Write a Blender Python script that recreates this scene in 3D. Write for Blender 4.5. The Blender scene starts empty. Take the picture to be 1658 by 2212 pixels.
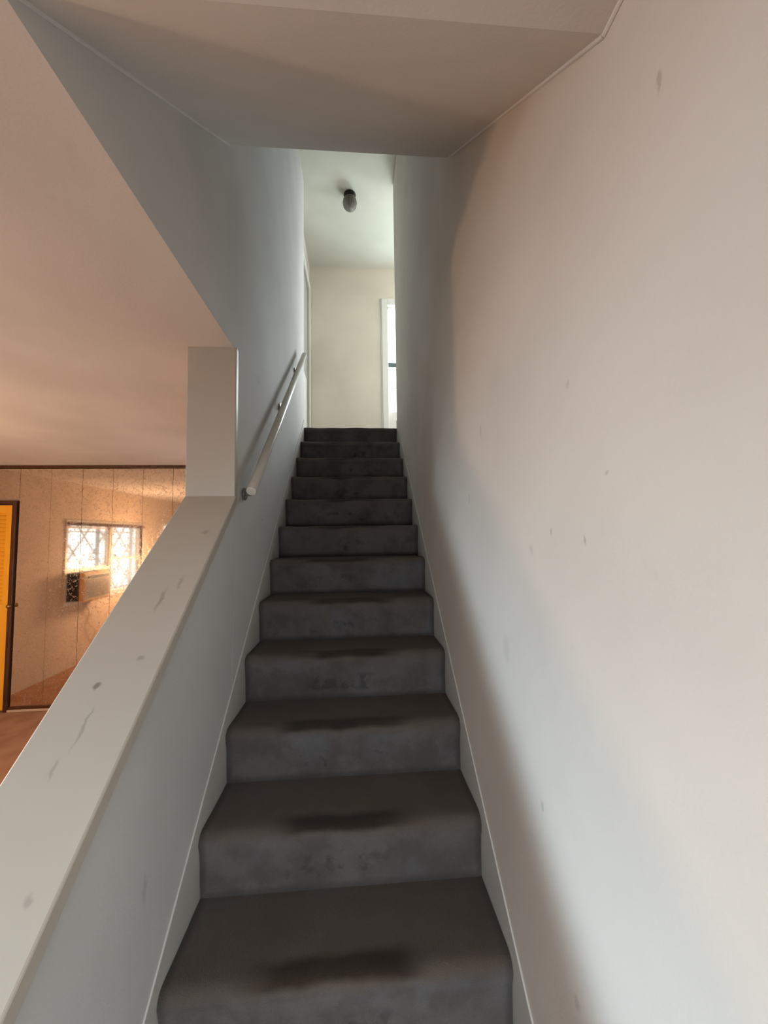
import bpy, math, random
from mathutils import Vector, Matrix
random.seed(7)
SC = bpy.context.scene
COL = SC.collection

# ------------------------------------------------------------------ measures (metres; camera stands at x=0, y=0)
EYE = 1.6538
A, B = -0.4836, 0.3864            # left / right faces of the stair flight
RUN, RISE = 0.2279, 0.1918
Y0 = 1.245 - 3 * RUN              # face of the first riser
NST = 14
LAND = NST * RISE                 # upper floor
YL = Y0 + (NST - 1) * RUN         # landing edge
CEIL = 2.426
UP = 5.139
YF, YE = 0.512, 1.44              # fold and end of the sloped soffit
SL = RISE / RUN
ZE = CEIL + (YE - YF) * SL
YP = 1.521                        # end of the full-height wall
TW = 0.179                        # its thickness
YM = 4.065                        # mirrored wall
XL = -3.75                        # living room window wall
YB = -1.6
def capz(y): return EYE + 0.3183 + (y - 1.7) * SL

# ------------------------------------------------------------------ camera
f, pitch, yaw, roll = 818.03, 0.0644, 0.0719, -0.0143
R0 = Vector((math.cos(yaw), -math.sin(yaw), 0))
F0 = Vector((math.cos(pitch) * math.sin(yaw), math.cos(pitch) * math.cos(yaw), math.sin(pitch)))
U0 = R0.cross(F0)
R1 = math.cos(roll) * R0 + math.sin(roll) * U0
U1 = -math.sin(roll) * R0 + math.cos(roll) * U0
cd = bpy.data.cameras.new('camera')
cam = bpy.data.objects.new('camera', cd)
COL.objects.link(cam)
M = Matrix((( R1.x, U1.x, -F0.x, 0), (R1.y, U1.y, -F0.y, 0), (R1.z, U1.z, -F0.z, EYE), (0, 0, 0, 1)))
cam.matrix_world = M
cd.sensor_fit = 'HORIZONTAL'
cd.sensor_width = 36
cd.lens = f * 36 / 1658
cd.clip_start = 0.02
SC.camera = cam

# ------------------------------------------------------------------ world, lights, exposure
SC.view_settings.view_transform = 'Standard'
SC.view_settings.look = 'None'
SC.view_settings.exposure = 0.06
SC.view_settings.gamma = 1
SC.view_settings.use_curve_mapping = False
w = bpy.data.worlds.new('overcast_sky')
SC.world = w
w.use_nodes = True
bg = w.node_tree.nodes['Background']
bg.inputs[0].default_value = (0.86, 0.93, 1.0, 1)
bg.inputs[1].default_value = 2.3

def area(name, loc, rot, sx, sy, power, col, portal=False, spread=180):
    d = bpy.data.lights.new(name, 'AREA')
    d.shape = 'RECTANGLE'; d.size = sx; d.size_y = sy
    d.energy = power; d.color = col; d.spread = math.radians(spread)
    if portal: d.cycles.is_portal = True
    o = bpy.data.objects.new(name, d)
    o.location = loc; o.rotation_euler = rot
    COL.objects.link(o)
    return o
H = math.pi / 2
# daylight: windows of the living room (facing +x), added lights behind the camera (facing +y), upstairs hall
area('portal_living_window', (XL - 0.1, 2.06, 1.38), (0, -H, 0), 1.05, 1.75, 1, (1, 1, 1), True)
area('daylight_living_window', (XL - 0.02, 0.02, 1.45), (0, -H + math.radians(30), 0), 0.75, 0.85, 68, (0.64, 0.86, 1.0), spread=92)
area('unseen_entry_light', (-0.10, YB + 0.02, 0.85), (H - math.radians(24), 0, 0), 0.9, 1.4, 20, (0.76, 0.90, 1.0), spread=90)  # cool light added behind the camera; the entry wall has no opening
area('added_back_fill', (-1.55, YB + 0.02, 0.80), (H - math.radians(10), 0, 0), 1.3, 1.4, 14, (0.84, 0.93, 1.0), spread=140)  # fill added to brighten ceiling and end board; no patio door here
area('daylight_hall_window', (2.35, 4.15, 4.0), (0, H, 0), 1.5, 0.9, 26, (0.88, 0.95, 1.0))
area('daylight_hall_door', (0.80, 4.80, 3.93), (-H, 0, 0), 0.74, 1.34, 92, (0.90, 0.96, 0.95))
d = bpy.data.lights.new('unseen_living_lamp', 'POINT'); d.energy = 64; d.color = (1.0, 0.66, 0.42); d.shadow_soft_size = 0.12  # unseen warm light added low in the living room, no lamp body
o = bpy.data.objects.new('unseen_living_lamp', d); o.location = (-3.15, 1.72, 1.30); COL.objects.link(o)

# ------------------------------------------------------------------ helpers
class MB:
    def __init__(s): s.v = []; s.f = []
    def add(s, vs, fs):
        n = len(s.v); s.v += [tuple(p) for p in vs]; s.f += [tuple(i + n for i in q) for q in fs]; return s
    def box(s, a, b):
        x0, y0, z0 = a; x1, y1, z1 = b
        x0, x1 = min(x0, x1), max(x0, x1); y0, y1 = min(y0, y1), max(y0, y1); z0, z1 = min(z0, z1), max(z0, z1)
        return s.add([(x0,y0,z0),(x1,y0,z0),(x1,y1,z0),(x0,y1,z0),(x0,y0,z1),(x1,y0,z1),(x1,y1,z1),(x0,y1,z1)],
                     [(0,3,2,1),(4,5,6,7),(0,1,5,4),(1,2,6,5),(2,3,7,6),(3,0,4,7)])
    def prism(s, poly, x0, x1):          # polygon in (y, z), extruded along x
        n = len(poly)
        vs = [(x0, y, z) for y, z in poly] + [(x1, y, z) for y, z in poly]
        area2 = sum(poly[i][0] * poly[(i+1) % n][1] - poly[(i+1) % n][0] * poly[i][1] for i in range(n))
        fs = [tuple(range(n - 1, -1, -1)), tuple(range(n, 2 * n))]
        fs += [(i, (i + 1) % n, n + (i + 1) % n, n + i) for i in range(n)]
        if area2 < 0: fs = [q[::-1] for q in fs]
        return s.add(vs, fs)
    def tube(s, p0, p1, r0, r1=None, n=16, cap=True):
        p0, p1 = Vector(p0), Vector(p1); r1 = r0 if r1 is None else r1
        d = (p1 - p0).normalized(); u = d.orthogonal().normalized(); v = d.cross(u)
        vs = []
        for p, r in ((p0, r0), (p1, r1)):
            vs += [p + r * (math.cos(2*math.pi*i/n) * u + math.sin(2*math.pi*i/n) * v) for i in range(n)]
        fs = [(i, (i+1) % n, n + (i+1) % n, n + i) for i in range(n)]
        if cap: fs += [tuple(range(n - 1, -1, -1)), tuple(range(n, 2*n))]
        return s.add(vs, fs)
    def path(s, pts, r, n=8):
        for p, q in zip(pts, pts[1:]): s.tube(p, q, r, n=n)
        return s
    def lathe(s, prof, c=(0, 0, 0), n=32, rib=0, ribd=0):
        vs = []; m = len(prof)
        for i in range(n):
            t = 2 * math.pi * i / n
            for r, z in prof:
                rr = r + (ribd * math.cos(rib * t) if rib and r > 0.01 else 0)
                vs.append((c[0] + rr * math.cos(t), c[1] + rr * math.sin(t), c[2] + z))
        fs = [(i*m + j, ((i+1) % n)*m + j, ((i+1) % n)*m + j + 1, i*m + j + 1) for i in range(n) for j in range(m - 1)]
        return s.add(vs, fs)
    def build(s, name, mat, parent=None, bevel=0, smooth=False, loc=(0, 0, 0)):
        me = bpy.data.meshes.new(name); me.from_pydata(s.v, [], s.f); me.update()
        me.materials.append(mat)
        if smooth:
            me.polygons.foreach_set('use_smooth', [True] * len(me.polygons))
        o = bpy.data.objects.new(name, me); COL.objects.link(o); o.location = loc
        if parent: o.parent = parent
        if bevel:
            b = o.modifiers.new('bevel', 'BEVEL'); b.width = bevel; b.segments = 2; b.limit_method = 'ANGLE'
        return o

def empty(name, loc=(0, 0, 0)):
    o = bpy.data.objects.new(name, None); COL.objects.link(o); o.location = loc; o.empty_display_size = 0.1
    return o
def tag(o, label=None, cat=None, group=None, kind=None):
    if label: o['label'] = label
    if cat: o['category'] = cat
    if group: o['group'] = group
    if kind: o['kind'] = kind
    return o
def struct(o, label, cat): return tag(o, label, cat, kind='structure')

# ------------------------------------------------------------------ materials
def mat(name, col, rough=0.6, metal=0.0, spec=0.5):
    m = bpy.data.materials.new(name); m.use_nodes = True
    b = m.node_tree.nodes['Principled BSDF']
    b.inputs['Base Color'].default_value = (*col, 1); b.inputs['Roughness'].default_value = rough
    b.inputs['Metallic'].default_value = metal; b.inputs['Specular IOR Level'].default_value = spec
    return m, m.node_tree, b
def nd(t, typ, **kw):
    n = t.nodes.new(typ)
    for k, v in kw.items():
        if k in n.inputs.keys() and not hasattr(n, k): n.inputs[k].default_value = v
        else: setattr(n, k, v)
    return n
def noise(t, vec, scale, detail=3, rough=0.5):
    n = t.nodes.new('ShaderNodeTexNoise'); n.inputs['Scale'].default_value = scale
    n.inputs['Detail'].default_value = detail; n.inputs['Roughness'].default_value = rough
    t.links.new(vec, n.inputs['Vector']); return n.outputs['Fac']
def rng(t, val, a, b, c=0.0, d=1.0, smooth=True):
    n = t.nodes.new('ShaderNodeMapRange'); n.interpolation_type = 'SMOOTHSTEP' if smooth else 'LINEAR'
    for i, x in enumerate((a, b, c, d)): n.inputs[i + 1].default_value = x
    t.links.new(val, n.inputs[0]); return n.outputs[0]
def mth(t, op, a, b=None):
    n = t.nodes.new('ShaderNodeMath'); n.operation = op
    for i, x in enumerate((a, b)):
        if x is None: continue
        if isinstance(x, (int, float)): n.inputs[i].default_value = x
        else: t.links.new(x, n.inputs[i])
    return n.outputs[0]
def mix(t, fac, a, b, mode='MIX'):
    n = t.nodes.new('ShaderNodeMix'); n.data_type = 'RGBA'; n.blend_type = mode
    for i, x in ((0, fac), (6, a), (7, b)):
        if isinstance(x, (int, float)): n.inputs[i].default_value = x
        elif isinstance(x, tuple): n.inputs[i].default_value = (*x, 1)
        else: t.links.new(x, n.inputs[i])
    return n.outputs[2]
def coords(t, which='Object'):
    n = t.nodes.new('ShaderNodeTexCoord'); return n.outputs[which]
def bump(t, b, h, strength, dist=0.002):
    n = t.nodes.new('ShaderNodeBump'); n.inputs['Strength'].default_value = strength; n.inputs['Distance'].default_value = dist
    t.links.new(h, n.inputs['Height']); t.links.new(n.outputs[0], b.inputs['Normal'])
def marks(t, vec, lst):
    """scuffs and dents: each (centre, (sx, sy, sz) half sizes, depth) returns a 0..1 darkness"""
    tot = None
    nz = t.nodes.new('ShaderNodeTexNoise'); nz.inputs['Scale'].default_value = 38.0; nz.inputs['Detail'].default_value = 3; t.links.new(vec, nz.inputs['Vector'])
    ma = t.nodes.new('ShaderNodeVectorMath'); ma.operation = 'MULTIPLY_ADD'; t.links.new(nz.outputs['Color'], ma.inputs[0])
    ma.inputs[1].default_value = (.022, .022, .022); t.links.new(vec, ma.inputs[2])
    sb = t.nodes.new('ShaderNodeVectorMath'); sb.operation = 'SUBTRACT'; t.links.new(ma.outputs[0], sb.inputs[0]); sb.inputs[1].default_value = (.011, .011, .011)
    vec = sb.outputs[0]
    for c, s, k in lst:
        a = t.nodes.new('ShaderNodeVectorMath'); a.operation = 'SUBTRACT'; t.links.new(vec, a.inputs[0]); a.inputs[1].default_value = c
        d = t.nodes.new('ShaderNodeVectorMath'); d.operation = 'DIVIDE'; t.links.new(a.outputs[0], d.inputs[0]); d.inputs[1].default_value = s
        l = t.nodes.new('ShaderNodeVectorMath'); l.operation = 'LENGTH'; t.links.new(d.outputs[0], l.inputs[0])
        v = rng(t, l.outputs['Value'], 1.0, 0.3, 0.0, k)
        tot = v if tot is None else mth(t, 'ADD', tot, v)
    return tot

def paint(name, col, rough=0.75, var=0.06, orange=0.25, lst=None, markcol=(0.16, 0.13, 0.11), spec=0.3):
    m, t, b = mat(name, col, rough, 0, spec)
    P = coords(t)
    big = noise(t, P, 1.7, 3)
    c = mix(t, rng(t, big, 0.3, 0.7), tuple(x * (1 - var) for x in col), tuple(min(1, x * (1 + var)) for x in col))
    grime = rng(t, noise(t, P, 6.0, 5, 0.65), 0.62, 0.8, 0, 0.16)
    c = mix(t, grime, c, tuple(x * 0.62 for x in col))
    if lst:
        c = mix(t, mth(t, 'MULTIPLY', mth(t, 'MINIMUM', marks(t, P, lst), 1.0), 0.8), c, markcol)
    t.links.new(c, b.inputs['Base Color'])
    bump(t, b, noise(t, P, 140.0, 2), orange, 0.0015)
    return m

WALL = (0.615, 0.56, 0.505)
right_marks = [((B, .63, 1.64), (.05, .006, .012), .5), ((B, .74, 1.66), (.05, .006, .01), .4), ((B, .42, 2.23), (.05, .006, .018), .45),
               ((B, 1.15, 1.98), (.05, .012, .03), .25), ((B, 1.29, 1.78), (.05, .012, .03), .22), ((B, .56, 1.75), (.05, .009, .006), .35),
               ((B, .83, 1.07), (.05, .01, .02), .35), ((B, .83, 1.62), (.05, .012, .02), .2), ((B, .66, 1.93), (.05, .008, .01), .25),
               ((B, 3.3, 3.9), (.05, .02, .03), .5), ((B, .72, .8), (.05, .012, .02), .3), ((B, 1.0, 1.35), (.05, .03, .05), .14),
               ((B, .44, 2.42), (.05, .008, .008), .5)]
m_right = paint('cream_wall_paint', WALL, lst=right_marks)
m_wall = paint('wall_paint', WALL)
left_marks = [((A, 1.9, 2.45), (.05, .10, .03), .12), ((A, 2.0, 1.75), (.05, .03, .012), .2), ((A, .95, .86), (.05, .012, .05), .3),
              ((A, .78, .62), (.05, .01, .05), .35), ((A, 3.3, 2.9), (.05, .03, .05), .3), ((A, 2.2, 2.3), (.05, .09, .02), .15)]
m_left = paint('stair_wall_paint', (0.585, 0.57, 0.555), lst=left_marks)
m_ceil = paint('ceiling_paint', (0.60, 0.56, 0.52), rough=0.9, orange=0.35)
m_upceil = paint('hall_ceiling_paint', (0.63, 0.62, 0.53), rough=0.9, orange=0.3)
m_living = paint('living_wall_paint', (0.60, 0.47, 0.36))
XC = A - TW / 2
cap_marks = [((XC + .02, 1.12, capz(1.12)), (.008, .05, .08), .5), ((XC + .05, 1.17, capz(1.17)), (.010, .03, .08), .4), ((XC - .02, .93, capz(.93)), (.008, .008, .03), .95),
             ((XC + .045, .98, capz(.98)), (.009, .007, .03), .5), ((XC - .0, .86, capz(.86)), (.005, .05, .08), .45), ((XC - .01, .80, capz(.80)), (.006, .02, .03), .4),
             ((XC - .03, .60, capz(.60)), (.02, .008, .03), .55), ((XC - .01, .615, capz(.615)), (.01, .012, .03), .5), ((XC + .05, 1.35, capz(1.35)), (.02, .01, .03), .4),
             ((XC + .06, .66, capz(.66)), (.008, .01, .03), .4)]
m_trim = paint('trim_enamel', (0.50, 0.445, 0.375), rough=0.42, var=0.04, orange=0.06, lst=cap_marks, spec=0.5)
m_skirt = paint('skirt_enamel', (0.54, 0.51, 0.47), rough=0.4, var=0.05, orange=0.05, spec=0.5)
m_white = paint('white_enamel', (0.78, 0.77, 0.72), rough=0.4, var=0.03, orange=0.04, spec=0.5)
m_rail = paint('handrail_enamel', (0.66, 0.62, 0.55), rough=0.3, var=0.06, orange=0.03, spec=0.6)

def carpet(name, base, alt, step=False):
    m, t, b = mat(name, base, 0.95, 0, 0.1)
    P = coords(t)
    oi = t.nodes.new('ShaderNodeObjectInfo')
    off = t.nodes.new('ShaderNodeVectorMath'); off.operation = 'SCALE'; off.inputs[0].default_value = (13.1, 7.7, 5.3)
    t.links.new(oi.outputs['Random'], off.inputs['Scale'])
    ad = t.nodes.new('ShaderNodeVectorMath'); ad.operation = 'ADD'; t.links.new(P, ad.inputs[0]); t.links.new(off.outputs[0], ad.inputs[1])
    Q = ad.outputs[0]
    c = mix(t, rng(t, noise(t, Q, 5.0, 4), 0.35, 0.68), base, alt)
    if step:
        s = t.nodes.new('ShaderNodeSeparateXYZ'); t.links.new(P, s.inputs[0])
        x, y, z = s.outputs
        # trodden brown on the tread, greyer riser
        onriser = rng(t, z, -0.012, -0.05)
        c = mix(t, onriser, mix(t, 0.55, c, (0.128, 0.094, 0.070)), mix(t, 0.6, c, (0.135, 0.112, 0.098)))
        wv = mth(t, 'MULTIPLY', mth(t, 'SUBTRACT', noise(t, Q, 7.0, 3), 0.5), 0.05)
        # dark brown wear along the nosing: distance along the carpet profile from the nose
        prof = mth(t, 'ADD', mth(t, 'ADD', y, z), wv)
        band = mth(t, 'MULTIPLY', rng(t, prof, -0.042, -0.012), rng(t, prof, 0.062, 0.024))
        wx = mth(t, 'ADD', mth(t, 'ABSOLUTE', mth(t, 'ADD', x, 0.02)), mth(t, 'MULTIPLY', mth(t, 'SUBTRACT', noise(t, Q, 3.0, 2), 0.5), 0.25))
        band = mth(t, 'MULTIPLY', band, rng(t, wx, 0.26, 0.12, 0, 0.92))
        c = mix(t, band, c, (0.020, 0.010, 0.004))
        # shoe scuffs on the riser
        blot = mth(t, 'MULTIPLY', rng(t, noise(t, Q, 6.5, 5, 0.65), 0.40, 0.62, 0, 0.75), rng(t, onriser, 0, 1, .35, 1.0))
        c = mix(t, blot, c, mix(t, onriser, (0.075, 0.05, 0.032), (0.075, 0.062, 0.058)))
        pale = rng(t, noise(t, Q, 4.0, 4, 0.6), 0.50, 0.68, 0, 0.55)
        c = mix(t, mth(t, 'MULTIPLY', pale, onriser), c, (0.15, 0.15, 0.16))
        sc = rng(t, noise(t, Q, 16.0, 3, 0.6), 0.52, 0.66, 0, 0.6)
        zone = mth(t, 'MULTIPLY', mth(t, 'MULTIPLY', rng(t, z, -0.075, -0.11), rng(t, z, -0.175, -0.15)), rng(t, wx, 0.22, 0.1))
        c = mix(t, mth(t, 'MULTIPLY', sc, zone), c, (0.03, 0.027, 0.026))
        # darker in the crease and along both edges
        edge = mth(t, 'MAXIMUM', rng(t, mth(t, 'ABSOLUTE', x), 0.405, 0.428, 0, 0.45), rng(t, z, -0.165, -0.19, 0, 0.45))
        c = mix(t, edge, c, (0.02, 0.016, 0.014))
    pile = noise(t, P, 420.0, 2, 0.7)
    c = mix(t, rng(t, pile, 0.3, 0.7, 0, 0.35), c, tuple(x * 0.45 for x in base))
    t.links.new(c, b.inputs['Base Color'])
    b.inputs['Sheen Weight'].default_value = 0.12
    bump(t, b, pile, 0.7, 0.004)
    return m
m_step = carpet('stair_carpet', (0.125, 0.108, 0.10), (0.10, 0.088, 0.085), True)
m_upcarpet = carpet('landing_carpet', (0.075, 0.07, 0.068), (0.06, 0.055, 0.055))
m_carpet = carpet('living_carpet', (0.47, 0.25, 0.14), (0.36, 0.17, 0.09))

# gold veined mirror: silvered glass with brown veins and foxing
m_mirror, t, b = mat('gold_veined_mirror', (0.9, 0.74, 0.57), 0.04, 1.0)
P = coords(t)
n1 = noise(t, P, 13.0, 5, 0.7); n2 = noise(t, P, 34.0, 5, 0.75)
v1 = mth(t, 'MULTIPLY', rng(t, mth(t, 'ABSOLUTE', mth(t, 'SUBTRACT', n1, 0.5)), 0.022, 0.004), rng(t, n2, 0.42, 0.56))
v2 = rng(t, n2, 0.60, 0.68, 0, 0.4)
v3 = rng(t, noise(t, P, 55.0, 3, 0.7), 0.58, 0.70, 0, 0.5)
vv = mth(t, 'MINIMUM', mth(t, 'ADD', mth(t, 'MULTIPLY', v1, 0.65), mth(t, 'ADD', v2, v3)), 0.85)
c = mix(t, vv, (0.93, 0.80, 0.65), (0.30, 0.16, 0.08))
t.links.new(c, b.inputs['Base Color'])
t.links.new(rng(t, vv, 0, 1, 1.0, 0.35), b.inputs['Metallic'])
t.links.new(rng(t, vv, 0, 1, 0.05, 0.4), b.inputs['Roughness'])

def wood(name, c1, c2, rough=0.4, axis=(30, 30, 2)):
    m, t, b = mat(name, c1, rough)
    mp = t.nodes.new('ShaderNodeMapping'); mp.inputs['Scale'].default_value = axis; t.links.new(coords(t), mp.inputs[0])
    n = noise(t, mp.outputs[0], 1.5, 4, 0.6)
    t.links.new(mix(t, rng(t, n, 0.3, 0.7), c1, c2), b.inputs['Base Color'])
    return m
m_brown = wood('dark_brown_wood', (0.10, 0.035, 0.012), (0.055, 0.018, 0.007), 0.45)
m_pine = wood('amber_pine', (1.0, 0.50, 0.03), (0.96, 0.42, 0.02), 0.45, (18, 18, 1.2))
m_tan = wood('tan_wood', (0.62, 0.36, 0.17), (0.52, 0.28, 0.12), 0.45)
m_black, _, _ = mat('black_metal', (0.012, 0.011, 0.010), 0.4, 0.3)
m_steel, _, _ = mat('dull_steel', (0.35, 0.34, 0.32), 0.4, 1.0)
m_iron, _, _ = mat('painted_iron', (0.45, 0.42, 0.42), 0.5, 0.0)
m_acbody, _, _ = mat('ac_case_metal', (0.035, 0.03, 0.026), 0.5, 0.2)
m_acface = paint('ac_face_plastic', (0.62, 0.50, 0.36), rough=0.5, orange=0.02)
m_acgrille, _, _ = mat('ac_grille_plastic', (0.26, 0.21, 0.17), 0.55)
m_actan, _, _ = mat('ac_yellowed_plastic', (0.85, 0.50, 0.20), 0.5)
m_brass, _, _ = mat('worn_brass', (0.35, 0.22, 0.09), 0.35, 1.0)
m_cord, _, _ = mat('cord_rubber', (0.45, 0.36, 0.28), 0.6)
m_alu, _, _ = mat('window_aluminium', (0.72, 0.66, 0.58), 0.4, 0.1)
m_barbrown, _, _ = mat('shade_bar', (0.10, 0.13, 0.14), 0.5)
m_leaf = bpy.data.materials.new('leaf_green'); m_leaf.use_nodes = True
b = m_leaf.node_tree.nodes['Principled BSDF']; b.inputs['Base Color'].default_value = (0.30, 0.42, 0.10, 1); b.inputs['Roughness'].default_value = 0.6
m_ground, t, b = mat('concrete_yard', (0.45, 0.43, 0.40), 0.9)
t.links.new(mix(t, noise(t, coords(t), 3.0, 5), (0.50, 0.48, 0.44), (0.36, 0.34, 0.31)), b.inputs['Base Color'])
m_shade = bpy.data.materials.new('roller_shade_cloth'); m_shade.use_nodes = True
t = m_shade.node_tree; b = t.nodes['Principled BSDF']
b.inputs['Base Color'].default_value = (0.86, 0.93, 0.95, 1); b.inputs['Roughness'].default_value = 0.9
tr = t.nodes.new('ShaderNodeBsdfTranslucent'); tr.inputs[0].default_value = (0.85, 0.95, 1, 1)
mx = t.nodes.new('ShaderNodeMixShader'); mx.inputs[0].default_value = 0.7
t.links.new(b.outputs[0], mx.inputs[1]); t.links.new(tr.outputs[0], mx.inputs[2])
t.links.new(mx.outputs[0], t.nodes['Material Output'].inputs[0])
def glassmat(name, rough=0.0, col=(1, 1, 1), tr=0.93):
    m = bpy.data.materials.new(name); m.use_nodes = True; t = m.node_tree
    t.nodes.remove(t.nodes['Principled BSDF'])
    a = t.nodes.new('ShaderNodeBsdfTransparent'); a.inputs[0].default_value = (tr * col[0], tr * col[1], tr * col[2], 1)
    g = t.nodes.new('ShaderNodeBsdfGlossy'); g.inputs['Roughness'].default_value = rough
    fr = t.nodes.new('ShaderNodeLayerWeight'); fr.inputs[0].default_value = 0.5
    fz = mth(t, 'ADD', mth(t, 'MULTIPLY', mth(t, 'POWER', fr.outputs['Facing'], 5.0), 0.9), 0.03)
    x = t.nodes.new('ShaderNodeMixShader'); t.links.new(fz, x.inputs[0]); t.links.new(a.outputs[0], x.inputs[1]); t.links.new(g.outputs[0], x.inputs[2])
    t.links.new(x.outputs[0], t.nodes['Material Output'].inputs[0])
    if rough > 0:       # slightly frosted, dusty glass
        df = t.nodes.new('ShaderNodeBsdfDiffuse'); df.inputs[0].default_value = (.30, .29, .25, 1)
        y = t.nodes.new('ShaderNodeMixShader'); y.inputs[0].default_value = 0.55
        t.links.new(x.outputs[0], y.inputs[1]); t.links.new(df.outputs[0], y.inputs[2])
        t.links.new(y.outputs[0], t.nodes['Material Output'].inputs[0])
    return m
m_pane = glassmat('window_glass')
m_jar = glassmat('jar_glass', 0.08, (0.62, 0.60, 0.54), 0.8)

# ------------------------------------------------------------------ the setting
TOPW = UP
# right wall of the stairs, runs on behind the camera and up through both storeys
struct(MB().box((B + .005, YB, 0), (B + .125, YL + .02, UP)).build('wall_right', m_right, bevel=.004), 'tall plain cream wall all along the right side of the stairs', 'wall')
# left wall: full height beyond the post, and the piece above the living room ceiling
mb = MB().box((A - TW, YP + .03, 0), (A - .005, YL + .02, CEIL)).box((A - TW, YF - .6, CEIL + .0), (A - .005, YL + .02, UP))
struct(mb.build('wall_left', m_left), 'grey left stairwell wall that carries the handrail and rises past the ceiling', 'wall')
# sloping half wall
YH = 0.30
mb = MB().prism([(YH, 0), (YP + .03, 0), (YP + .03, capz(YP + .03) - .03), (YH, capz(YH) - .03)], A - TW, A - .005)
struct(mb.build('wall_half', m_left, bevel=.003), 'low sloping half wall between the stairs and the living room', 'half wall')
mb = MB().prism([(YH - .02, capz(YH - .02) - .045), (YP, capz(YP) - .045), (YP, capz(YP)), (YH - .02, capz(YH - .02))], A - TW - .006, A + .012)
struct(mb.build('trim_1', m_trim, bevel=.004), 'wide tan painted cap board with scuffs sloping along the half wall', 'cap board')
mb = MB().box((A - TW - .006, YP, capz(YP) - .03), (A + .006, YP + .032, CEIL))
struct(mb.build('trim_2', m_trim, bevel=.004), 'upright tan painted end board between the cap and the low ceiling', 'end board')
# low ceiling with the stairwell cut out
mb = MB().box((XL, YB, CEIL), (A - TW, YM + .15, CEIL + .25)).box((A - TW, YB, CEIL), (A - .005, YF - .6, CEIL + .25)).box((A - TW, YF - .6, CEIL - .004), (A - .0045, YP + .032, CEIL - .0002)).box((A - .005, YB, CEIL), (B + .005, YF, CEIL + .25))
struct(mb.build('ceiling', m_ceil), 'low textured ceiling of the living room and entry', 'ceiling')
mb = MB().prism([(YF, CEIL), (YE, ZE), (YE, UP), (YE - .12, UP), (YE - .12, ZE + .22), (YF, CEIL + .35)], A - .005, B + .005)
struct(mb.build('ceiling_slope', m_ceil), 'sloping soffit over the stairs with a straight lower edge', 'soffit')
mb = MB().box((-0.75, YE - .15, UP), (2.6, 4.86, UP + .12))
struct(mb.build('ceiling_upstairs', m_upceil), 'high pale ceiling over the upstairs hall', 'ceiling')
def bead(name, x, side, label):
    sx = .006 * side
    mb = MB()
    pts = [(YB, CEIL), (YF, CEIL), (YE - .002, ZE)] if side < 0 else [(YF + .0, CEIL), (YE - .002, ZE)]
    for (a0, c0), (a1, c1) in zip(pts, pts[1:]): mb.tube((x, a0, c0 - .001), (x, a1, c1 - .001), .0042, n=8)
    struct(mb.build(name, paint('caulk', (.63, .60, .57), orange=.05)), label, 'caulk bead')
bead('trim_5', A - .003, 1, 'thin pale caulk line between the sloping soffit and the left wall')
bead('trim_6', B + .003, -1, 'thin pale caulk line between the sloping soffit and the right wall')
# floors
mb = MB().box((XL - .12, YB, -.1), (B + .12, YM + .15, 0))
struct(mb.build('floor', m_carpet), 'brown orange living room carpet beyond the half wall', 'floor')
mb = MB().box((A - TW, YL + .05, LAND - .26), (2.6, 4.86, LAND - .004))
struct(mb.build('floor_upstairs', m_upcarpet), 'dark grey carpeted upstairs hall floor at the head of the stairs', 'floor')

# living room window wall (x = XL) with two openings
W1 = (1.19, 2.92, .86, 1.885); W2 = (-.42, .46, .98, 1.92)
mb = MB()
xw0, xw1 = XL - .12, XL
mb.box((xw0, YB, 0), (xw1, W2[0], CEIL)).box((xw0, W2[0], 0), (xw1, W2[1], W2[2])).box((xw0, W2[0], W2[3]), (xw1, W2[1], CEIL))
mb.box((xw0, W2[1], 0), (xw1, W1[0], CEIL)).box((xw0, W1[0], 0), (xw1, W1[1], W1[2])).box((xw0, W1[0], W1[3]), (xw1, W1[1], CEIL))
mb.box((xw0, W1[1], 0), (xw1, YM + .15, CEIL))
struct(mb.build('wall_window', m_living), 'tan living room wall holding the barred window, seen in the veined mirrors', 'wall')
# wall behind the mirrors, wall behind the camera
struct(MB().box((XL, YM + .03, 0), (A - TW, YM + .15, CEIL)).build('wall_far', m_living), 'living room end wall behind the veined mirror panels', 'wall')
mb = MB().box((XL, YB - .12, 0), (-1.6, YB, CEIL)).box((-1.6, YB - .12, 0), (B + .12, YB, CEIL))
struct(mb.build('wall_entry', m_wall), 'entry wall behind the camera position', 'wall')

# upstairs hall shell
XH = -0.577
DY0, DY1, DH = 3.72, 4.60, LAND + 2.08
mb = MB().box((XH - .12, YL + .02, LAND), (XH, DY0, UP)).box((XH - .12, DY0, DH), (XH, DY1, UP)).box((XH - .12, DY1, LAND), (XH, 4.83, UP))
struct(mb.build('wall_hall_left', m_wall), 'upstairs hall wall around the closed door on the left', 'wall')
FX0, FX1, FH = 0.42, 1.22, LAND + 1.955
YD = 4.711
mb = MB().box((XH - .12, YD, LAND - .1), (FX0, YD + .12, UP)).box((FX0, YD, FH), (FX1, YD + .12, UP)).box((FX1, YD, LAND - .1), (2.6, YD + .12, UP))
struct(mb.build('wall_hall_far', paint('hall_end_paint', (0.74, 0.67, 0.56))), 'cream end wall of the upstairs hall beside the glazed door', 'wall')
mb = MB().box((B + .125, YL - .1, LAND - .1), (2.6, YL + .02, UP))
struct(mb.build('wall_hall_near', m_wall), 'upstairs hall wall running off behind the right stair wall', 'wall')
mb = MB().box((2.48, YL, LAND - .1), (2.6, 4.83, LAND + .5)).box((2.48, YL, LAND + 2.1), (2.6, 4.83, UP)).box((2.48, YL, LAND), (2.6, 3.69, UP)).box((2.48, 4.61, LAND), (2.6, 4.83, UP))
struct(mb.build('wall_hall_right', m_wall), 'far right wall of the upstairs hall', 'wall')
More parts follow.
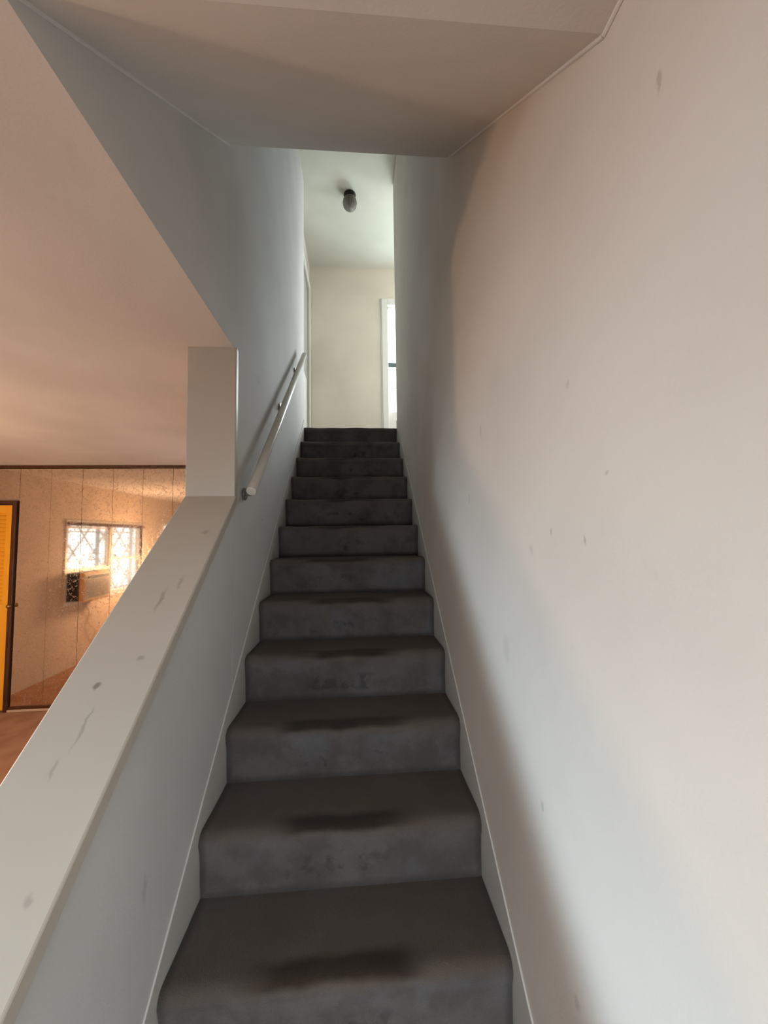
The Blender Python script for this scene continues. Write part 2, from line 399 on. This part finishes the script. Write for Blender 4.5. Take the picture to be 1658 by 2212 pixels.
# ground outside
struct(MB().box((-9, -6, -.35), (XL - .13, 9, -.25)).build('ground', m_ground), 'pale concrete yard outside the living room window', 'ground')

# skirt boards that follow the flight
def skirtline(x0, x1, name, label, off, m=m_skirt):
    y0, y1 = Y0 - .12, YL + .02
    zz = lambda y: (y - Y0) * SL + off
    poly = [(y0, 0), (Y0 + .05, 0), (y1, zz(y1) - .36), (y1, zz(y1)), (y0, zz(y0))]
    struct(MB().prism(poly, x0, x1).build(name, m, bevel=.004), label, 'skirt board')
skirtline(A - .005, A + .001, 'trim_3', 'painted skirt board along the left edge of the stairs', .252)
skirtline(B - .001, B + .005, 'trim_4', 'painted skirt board along the right edge of the stairs', .252)
struct(MB().box((XH, YD - .014, LAND), (FX0 - .075, YD, LAND + .08)).build('baseboard_hall', m_white, bevel=.003), 'low white baseboard under the upstairs hall end wall', 'baseboard')

# ------------------------------------------------------------------ staircase: fourteen carpeted steps
stairs = empty('staircase', (0, Y0, 0))
tag(stairs, 'straight flight of worn dark grey brown carpeted steps between two walls', 'staircase')
def step_mesh():
    prof = [(.004, -RISE - .004), (.003, -RISE * .8), (.0, -RISE * .5), (-.004, -.062), (-.010, -.045), (-.013, -.03), (-.010, -.016), (-.002, -.006), (.010, -.001), (.03, 0), (.08, -.001), (.15, -.002), (RUN + .012, -.001)]
    body = [(RUN + .012, -RISE - .004)]
    n = 28; x0, x1 = A + .002, B - .002
    vs = []; fs = []
    m = len(prof)
    for i in range(n + 1):
        u = i / n; x = x0 + (x1 - x0) * u
        e = min(u, 1 - u) * 2
        soft = 1 if e > .04 else .3
        for j, (y, z) in enumerate(prof):
            wob = 0.0022 * math.sin(9 * u + j * .4) + 0.0013 * math.sin(23 * u + 1.3)
            dz = wob if 3 <= j <= 10 else 0
            dy = -wob if 1 <= j <= 8 else 0
            sag = -.004 * math.exp(-((u - .45) / .22) ** 2) if 5 <= j <= 10 else 0
            vs.append((x - (x0 + x1) / 2, y + dy - (1 - soft) * (-.004), z + dz + sag - (1 - soft) * .003))
    for i in range(n):
        for j in range(m - 1):
            fs.append((i*m + j, (i+1)*m + j, (i+1)*m + j + 1, i*m + j + 1))
    k = len(vs)
    vs += [(x0 - (x0 + x1) / 2, RUN + .012, -RISE - .004), (x1 - (x0 + x1) / 2, RUN + .012, -RISE - .004)]
    fs.append(tuple([j for j in range(m)][::-1]) + (k,)[:0] + (k,))
    fs[-1] = tuple([k] + list(range(m - 1, -1, -1)))
    fs.append(tuple([k + 1] + [n*m + j for j in range(m)])[::-1][::-1])
    mb = MB(); mb.add(vs, fs); return mb
CX = (A + B) / 2
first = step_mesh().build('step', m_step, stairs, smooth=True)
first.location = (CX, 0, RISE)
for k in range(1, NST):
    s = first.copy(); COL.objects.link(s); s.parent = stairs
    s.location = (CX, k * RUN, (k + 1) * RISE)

# ------------------------------------------------------------------ handrail
RX = A + .052
P0 = Vector((RX, 1.58, 1.845)); P1 = Vector((RX, 3.16, 3.20))
hr = empty('handrail', (A, 2.2, 2.0)); tag(hr, 'slim cream painted round handrail on metal brackets along the left wall', 'handrail')
def child(o, root):
    o.parent = root; o.matrix_parent_inverse = root.matrix_basis.inverted(); return o
rb = child(MB().tube(P0, P1, .0205, n=24).build('rail', m_rail, smooth=False, bevel=.004), hr)
for pl in rb.data.polygons: pl.use_smooth = len(pl.vertices) == 4
for fy in (.055, .53, .90):
    q = P0.lerp(P1, fy)
    br = MB().tube((A, q.y, q.z - .075), (A + .006, q.y, q.z - .075), .026, n=20)
    br.path([(A + .004, q.y, q.z - .075), (A + .03, q.y, q.z - .078), (A + .048, q.y, q.z - .062), (RX, q.y, q.z - .022)], .006, 10)
    br = child(br.build('bracket', m_steel), hr); br['label'] = 'dull metal bracket'
    for dz in (-.014, .014):
        sc = MB().tube((A + .006, q.y, q.z - .075 + dz), (A + .0085, q.y, q.z - .075 + dz), .004, n=8).build('screw', m_steel)
        sc.parent = br

# ------------------------------------------------------------------ hall ceiling light
CLX, CLY = -0.04, 3.66
cl = empty('ceiling_light', (CLX, CLY, UP)); tag(cl, 'small unlit jar shaped ceiling light with a black base above the stairs', 'ceiling light')
MB().lathe([(0, 0), (.060, 0), (.063, -.008), (.058, -.022), (.050, -.034), (.046, -.040), (0, -.040)], n=32).build('canopy', m_black, cl, smooth=True)
MB().lathe([(.044, -.032), (.056, -.045), (.068, -.068), (.071, -.095), (.064, -.128), (.044, -.152), (.018, -.162), (0, -.163)], n=64, rib=16, ribd=.0022).build('glass_jar', m_jar, cl, smooth=True)
mb = MB().lathe([(0, -.04), (.014, -.04), (.014, -.058), (.026, -.082), (.026, -.100), (.013, -.118), (0, -.121)], n=24)
bb = mb.build('bulb', mat('frosted_bulb', (.42, .40, .36), .5)[0], cl, smooth=True)

# ------------------------------------------------------------------ door on the left of the hall
d2 = empty('door_2', (XH, DY0, LAND)); struct(d2, 'closed white door in a casing on the left of the upstairs hall', 'door')
child(MB().box((XH - .05, DY0 + .01, LAND + .01), (XH - .012, DY1 - .01, DH - .012)).build('leaf', paint('grey_door_paint', (.40, .39, .35))), d2)
mb = MB().box((XH, DY0 - .07, LAND), (XH + .018, DY0, DH + .07)).box((XH, DY1, LAND), (XH + .018, DY1 + .07, DH + .07)).box((XH, DY0, DH), (XH + .018, DY1, DH + .07))
child(mb.build('casing', m_white, bevel=.004), d2)
for z0, z1 in ((.2, .85), (1.0, 1.9)):
    child(MB().box((XH - .014, DY0 + .14, LAND + z0), (XH - .004, DY1 - .14, LAND + z1)).build('panel', m_white, bevel=.008), d2)
child(MB().lathe([(0, 0), (.012, 0), (.012, .03), (.026, .04), (.026, .06), (0, .068)], n=20).build('knob', m_brass, smooth=True), d2)
d2.children[-1].matrix_parent_inverse = Matrix(); d2.children[-1].location = (-.012, .09, .95); d2.children[-1].rotation_euler = (0, H, 0)

# ------------------------------------------------------------------ glazed door at the end of the hall
d3 = empty('door_3', (FX0, YD, LAND)); struct(d3, 'white glazed door with a half drawn pale shade at the end of the upstairs hall', 'glazed door')
cs = MB().box((FX0 - .075, YD - .018, LAND), (FX0, YD, FH + .075)).box((FX1, YD - .018, LAND), (FX1 + .075, YD, FH + .075)).box((FX0, YD - .018, FH), (FX1, YD, FH + .075))
cs.box((FX0 - .088, YD - .010, LAND), (FX0 - .075, YD, FH + .09)).box((FX0 - .075, YD - .010, FH + .075), (FX1 + .075, YD, FH + .09))
child(cs.build('casing', m_white, bevel=.004), d3)
gz0, gz1 = LAND + .56, FH - .04
mb = MB().box((FX0, YD + .03, LAND + .005), (FX1, YD + .07, gz0)).box((FX0, YD + .03, gz0), (FX0 + .012, YD + .07, FH)).box((FX1 - .06, YD + .03, gz0), (FX1, YD + .07, FH)).box((FX0, YD + .03, gz1), (FX1, YD + .07, FH))
child(mb.build('leaf', m_white, bevel=.003), d3)
child(MB().box((FX0 + .012, YD + .045, gz0), (FX1 - .06, YD + .05, gz1)).build('pane', m_pane), d3)
child(MB().box((FX0 + .012, YD + .035, 3.548), (FX1 - .06, YD + .062, 3.566)).build('muntin', m_white), d3)
sh = child(MB().box((FX0 + .008, YD + .020, 3.885), (FX1 - .05, YD + .023, gz1 + .02)).build('shade', m_shade), d3); sh['label'] = 'pale blue white roller shade'
hb = child(MB().box((FX0 + .006, YD + .012, 3.825), (FX1 - .05, YD + .028, 3.885)).build('shade_bar', m_barbrown, bevel=.004), d3); hb['label'] = 'dark bar at the hem of the shade'

# ------------------------------------------------------------------ veined mirror wall
mw = empty('mirror_wall', (-2.0, YM, 0)); tag(mw, 'wall of gold veined mirror panels reflecting the barred window beyond the half wall', 'mirror wall')
xs = [-3.748, -3.70, -3.398, -3.10, -2.797, -2.50, -2.205, -1.905, -1.605, -1.305, -1.005, A - TW - .004]
DX = -3.41
for i in range(len(xs) - 1):
    x0, x1 = xs[i] + .0015, xs[i + 1] - .0015
    z0 = .045 if x0 >= DX - .01 else 2.09
    tilt = random.uniform(-.0008, .0008)
    child(MB().box((x0, YM + tilt, z0), (x1, YM + .012 + tilt, CEIL - .035)).build('mirror_panel', m_mirror), mw)
child(MB().box((XL, YM - .014, CEIL - .032), (A - TW, YM + .02, CEIL - .002)).build('top_molding', m_brown, bevel=.003), mw)
child(MB().box((DX, YM - .012, .02), (A - TW, YM + .02, .047)).build('bottom_molding', m_brown, bevel=.003), mw)
struct(MB().box((DX, YM - .02, 0), (A - TW, YM + .02, .02)).build('baseboard_far', paint('pale_shoe_mould', (.62, .45, .32)), bevel=.003), 'thin pale strip on the carpet under the mirror panels', 'baseboard')

# ------------------------------------------------------------------ louvred door left of the mirrors
d1 = empty('door_1', (-3.6, YM, 0)); struct(d1, 'narrow amber louvred door in a dark brown frame left of the mirror panels', 'louvred door')
fr = MB().box((DX - .036, YM - .022, 0), (DX, YM + .02, 2.065)).box((XL, YM - .022, 2.03), (DX - .036, YM + .02, 2.065))
child(fr.build('frame', m_brown, bevel=.003), d1)
lx0, lx1 = XL + .004, DX - .038
ly0, ly1 = YM - .020, YM + .006
mb = MB().box((lx1 - .05, ly0, .02), (lx1, ly1, 2.02)).box((lx0, ly0, .02), (lx0 + .05, ly1, 2.02))
for z0, z1 in ((.02, .16), (.93, 1.04), (1.94, 2.02)): mb.box((lx0 + .05, ly0, z0), (lx1 - .05, ly1, z1))
lf = child(mb.build('leaf', m_pine, bevel=.002), d1)
sl = None
for k in range(23):
    z = 1.06 + k * .040
    if sl is None:
        sl = child(MB().add([(lx0 + .05, ly0 + .004, -.018), (lx1 - .05, ly0 + .004, -.018), (lx1 - .05, ly1 - .006, .018), (lx0 + .05, ly1 - .006, .018),
                             (lx0 + .05, ly0 + .009, -.022), (lx1 - .05, ly0 + .009, -.022), (lx1 - .05, ly1, .014), (lx0 + .05, ly1, .014)],
                            [(3,2,1,0)[::-1], (4,7,6,5)[::-1], (0,1,5,4), (2,3,7,6), (1,2,6,5), (3,0,4,7)]).build('slat', m_pine), d1)
        s = sl
    else:
        s = sl.copy(); COL.objects.link(s)
    s.location = (0, 0, z)
child(MB().box((lx0 + .05, ly0 + .010, .16), (lx1 - .05, ly1 - .004, .93)).build('panel', m_pine), d1)
kb = child(MB().lathe([(0, 0), (.008, 0), (.008, .010), (.019, .016), (.020, .026), (.013, .034), (0, .036)], n=20).build('knob', m_brass, smooth=True), d1)
kb.matrix_parent_inverse = Matrix(); kb.location = (DX - .008 + 3.6, -.022, 1.02); kb.rotation_euler = (H, 0, 0)

# ------------------------------------------------------------------ barred window and air conditioner (seen reflected)
y0, y1, z0, z1 = W1
ym = 2.03                                   # mullion
win = empty('window_1', (XL, y0, z0)); struct(win, 'barred living room window with an air conditioner, seen in the veined mirrors', 'window')
mb = MB()
for yy0, yy1, zz0, zz1 in ((y0 - .04, y1 + .04, z1, z1 + .045), (y0 - .04, y1 + .04, z0 - .045, z0), (y0 - .04, y0, z0, z1), (y1, y1 + .04, z0, z1)):
    mb.box((XL - .08, yy0, zz0), (XL + .014, yy1, zz1))
mb.box((XL - .08, ym - .035, z0), (XL + .004, ym + .035, z1))
child(mb.build('frame', m_alu, bevel=.003), win)
AZ = 1.255
def sash(a0, a1, b0, b1, xo):
    t_ = .028
    m_ = MB().box((xo - .012, a0, b0), (xo + .012, a1, b0 + t_)).box((xo - .012, a0, b1 - t_), (xo + .012, a1, b1)).box((xo - .012, a0, b0), (xo + .012, a0 + t_, b1)).box((xo - .012, a1 - t_, b0), (xo + .012, a1, b1))
    s_ = child(m_.build('sash', m_alu), win)
    p_ = MB().box((xo - .002, a0 + t_, b0 + t_), (xo + .002, a1 - t_, b1 - t_)).build('pane', m_pane); p_.parent = s_
sash(y0, ym - .035, z0, 1.38, XL - .035); sash(y0, ym - .035, 1.36, z1, XL - .062)
sash(ym + .035, y1, AZ, 1.55 + .3, XL - .035)
child(MB().box((XL - .06, ym + .035, AZ - .02), (XL + .012, y1, AZ + .012)).build('cross_rail', m_alu), win)
child(MB().box((XL - .04, ym + .035, z0), (XL - .03, 2.30, AZ - .02)).build('filler_panel', m_acface), win)
# blind roll tucked under the head of the left half
child(MB().box((XL - .02, y0, z1 - .03), (XL + .03, y1 + .03, z1 + .01)).build('head_rail', m_brown), win)

gr = empty('security_grille', (XL - .2, y0, z0)); tag(gr, 'painted iron grille of crossing diagonal bars outside the window', 'window grille')
bars = []
ga0, ga1, gb0, gb1 = y0, y1, z0, z1
step_ = .46; slope = 1.1
def clip(c, sgn):
    pts = []
    for yy in (ga0, ga1):
        zz = gb0 + sgn * slope * (yy - ga0) + c
        if gb0 <= zz <= gb1: pts.append((yy, zz))
    for zz in (gb0, gb1):
        yy = ga0 + (zz - gb0 - c) / (sgn * slope)
        if ga0 < yy < ga1: pts.append((yy, zz))
    return pts
for sgn in (1, -1):
    for k in range(-12, 16):
        ps = clip(k * step_ * slope * .9 + (.1 if sgn > 0 else .25), sgn)
        if len(ps) >= 2 and abs(ps[0][0] - ps[1][0]) > .05:
            (ya, za), (yb_, zb) = ps[:2]
            child(MB().tube((XL - .22, ya, za), (XL - .22, yb_, zb), .011, n=8).build('bar', m_iron), gr)
for zz in (gb0 + .02, 1.37, gb1 - .1):
    child(MB().box((XL - .228, ga0 - .03, zz - .008), (XL - .212, ga1 + .03, zz + .008)).build('bar', m_iron), gr)
for yy in (ga0 - .02, ym, ga1 + .02):
    child(MB().box((XL - .23, yy - .01, gb0 - .02), (XL - .18, yy + .01, gb1 + .02)).build('bar', m_iron), gr)

ac = empty('air_conditioner', (XL, 2.55, z0)); tag(ac, 'window air conditioner with a yellowed front and dark louvre slot, seen in the mirrors', 'air conditioner')
ay0, ay1, az0, az1 = 2.32, 2.88, z0 + .002, AZ - .022
child(MB().box((XL - .115, ay0 + .02, az0), (XL + .13, ay1 - .02, az1 - .005)).build('casing', m_acbody, bevel=.006), ac)
child(MB().box((XL + .13, ay0, az0 - .01), (XL + .19, ay1, az1)).build('front_bezel', m_actan, bevel=.02), ac)
fc = child(MB().box((XL + .188, ay0 + .02, az0 + .01), (XL + .196, ay1 - .02, az1 - .02)).build('front_panel', m_acface, bevel=.003), ac)
child(MB().box((XL + .194, ay0 + .05, az1 - .085), (XL + .199, ay1 - .14, az1 - .045)).build('louvre_slot', m_black), ac)
gb = None
for k in range(14):
    z = az0 + .035 + k * .0175
    g_ = child(MB().box((XL + .194, ay0 + .045, 0), (XL + .203, ay1 - .05, .010)).build('grille_slat', m_acgrille), ac) if gb is None else gb.copy()
    if gb is None: gb = g_
    else: COL.objects.link(g_)
    g_.location = (0, 0, z)
child(MB().tube((XL + .196, ay1 - .085, az1 - .065), (XL + .212, ay1 - .085, az1 - .065), .016, n=16).build('control_knob', m_black), ac)
pts = [(XL + .15, 2.66, z0 - .01)]
for k in range(1, 13):
    pts.append((XL + .03 + .02 * math.sin(k), 2.60 - .02 * k + .03 * math.sin(k * 1.3), z0 - .02 - k * .055))
cd_ = child(MB().path(pts, .005, 6).build('power_cord', m_cord), ac); cd_['label'] = 'thin cord hanging down the wall'

# second living room window (behind the camera side) and hall window frame
wn = empty('window_2', (XL, W2[0], W2[2])); struct(wn, 'second living room window nearer the entry', 'window')
mb = MB()
for yy0, yy1, zz0, zz1 in ((W2[0] - .04, W2[1] + .04, W2[3], W2[3] + .045), (W2[0] - .04, W2[1] + .04, W2[2] - .045, W2[2]), (W2[0] - .04, W2[0], W2[2], W2[3]), (W2[1], W2[1] + .04, W2[2], W2[3])):
    mb.box((XL - .03, yy0, zz0), (XL + .014, yy1, zz1))
child(mb.build('frame', m_alu), wn)

# bush outside the barred window
random.seed(3)
vs = []; fs = []
for k in range(2600):
    u, v_ = random.random() * 2 * math.pi, random.uniform(-1, 1)
    r = random.uniform(.75, 1.0)
    c = Vector((-5.35 + .55 * r * math.cos(u) * math.sqrt(1 - v_*v_), 1.0 + .85 * r * math.sin(u) * math.sqrt(1 - v_*v_), .42 + .72 * r * v_))
    a1 = Vector((random.gauss(0, 1), random.gauss(0, 1), random.gauss(0, 1))).normalized() * .045
    a2 = a1.orthogonal().normalized() * .02
    n = len(vs); vs += [c - a1, c + a2, c + a1, c - a2]; fs.append((n, n+1, n+2, n+3))
bs = MB(); bs.add(vs, fs)
tag(bs.build('bush', m_leaf), 'yellow green leafy bush outside the barred window', 'bush', kind='stuff')
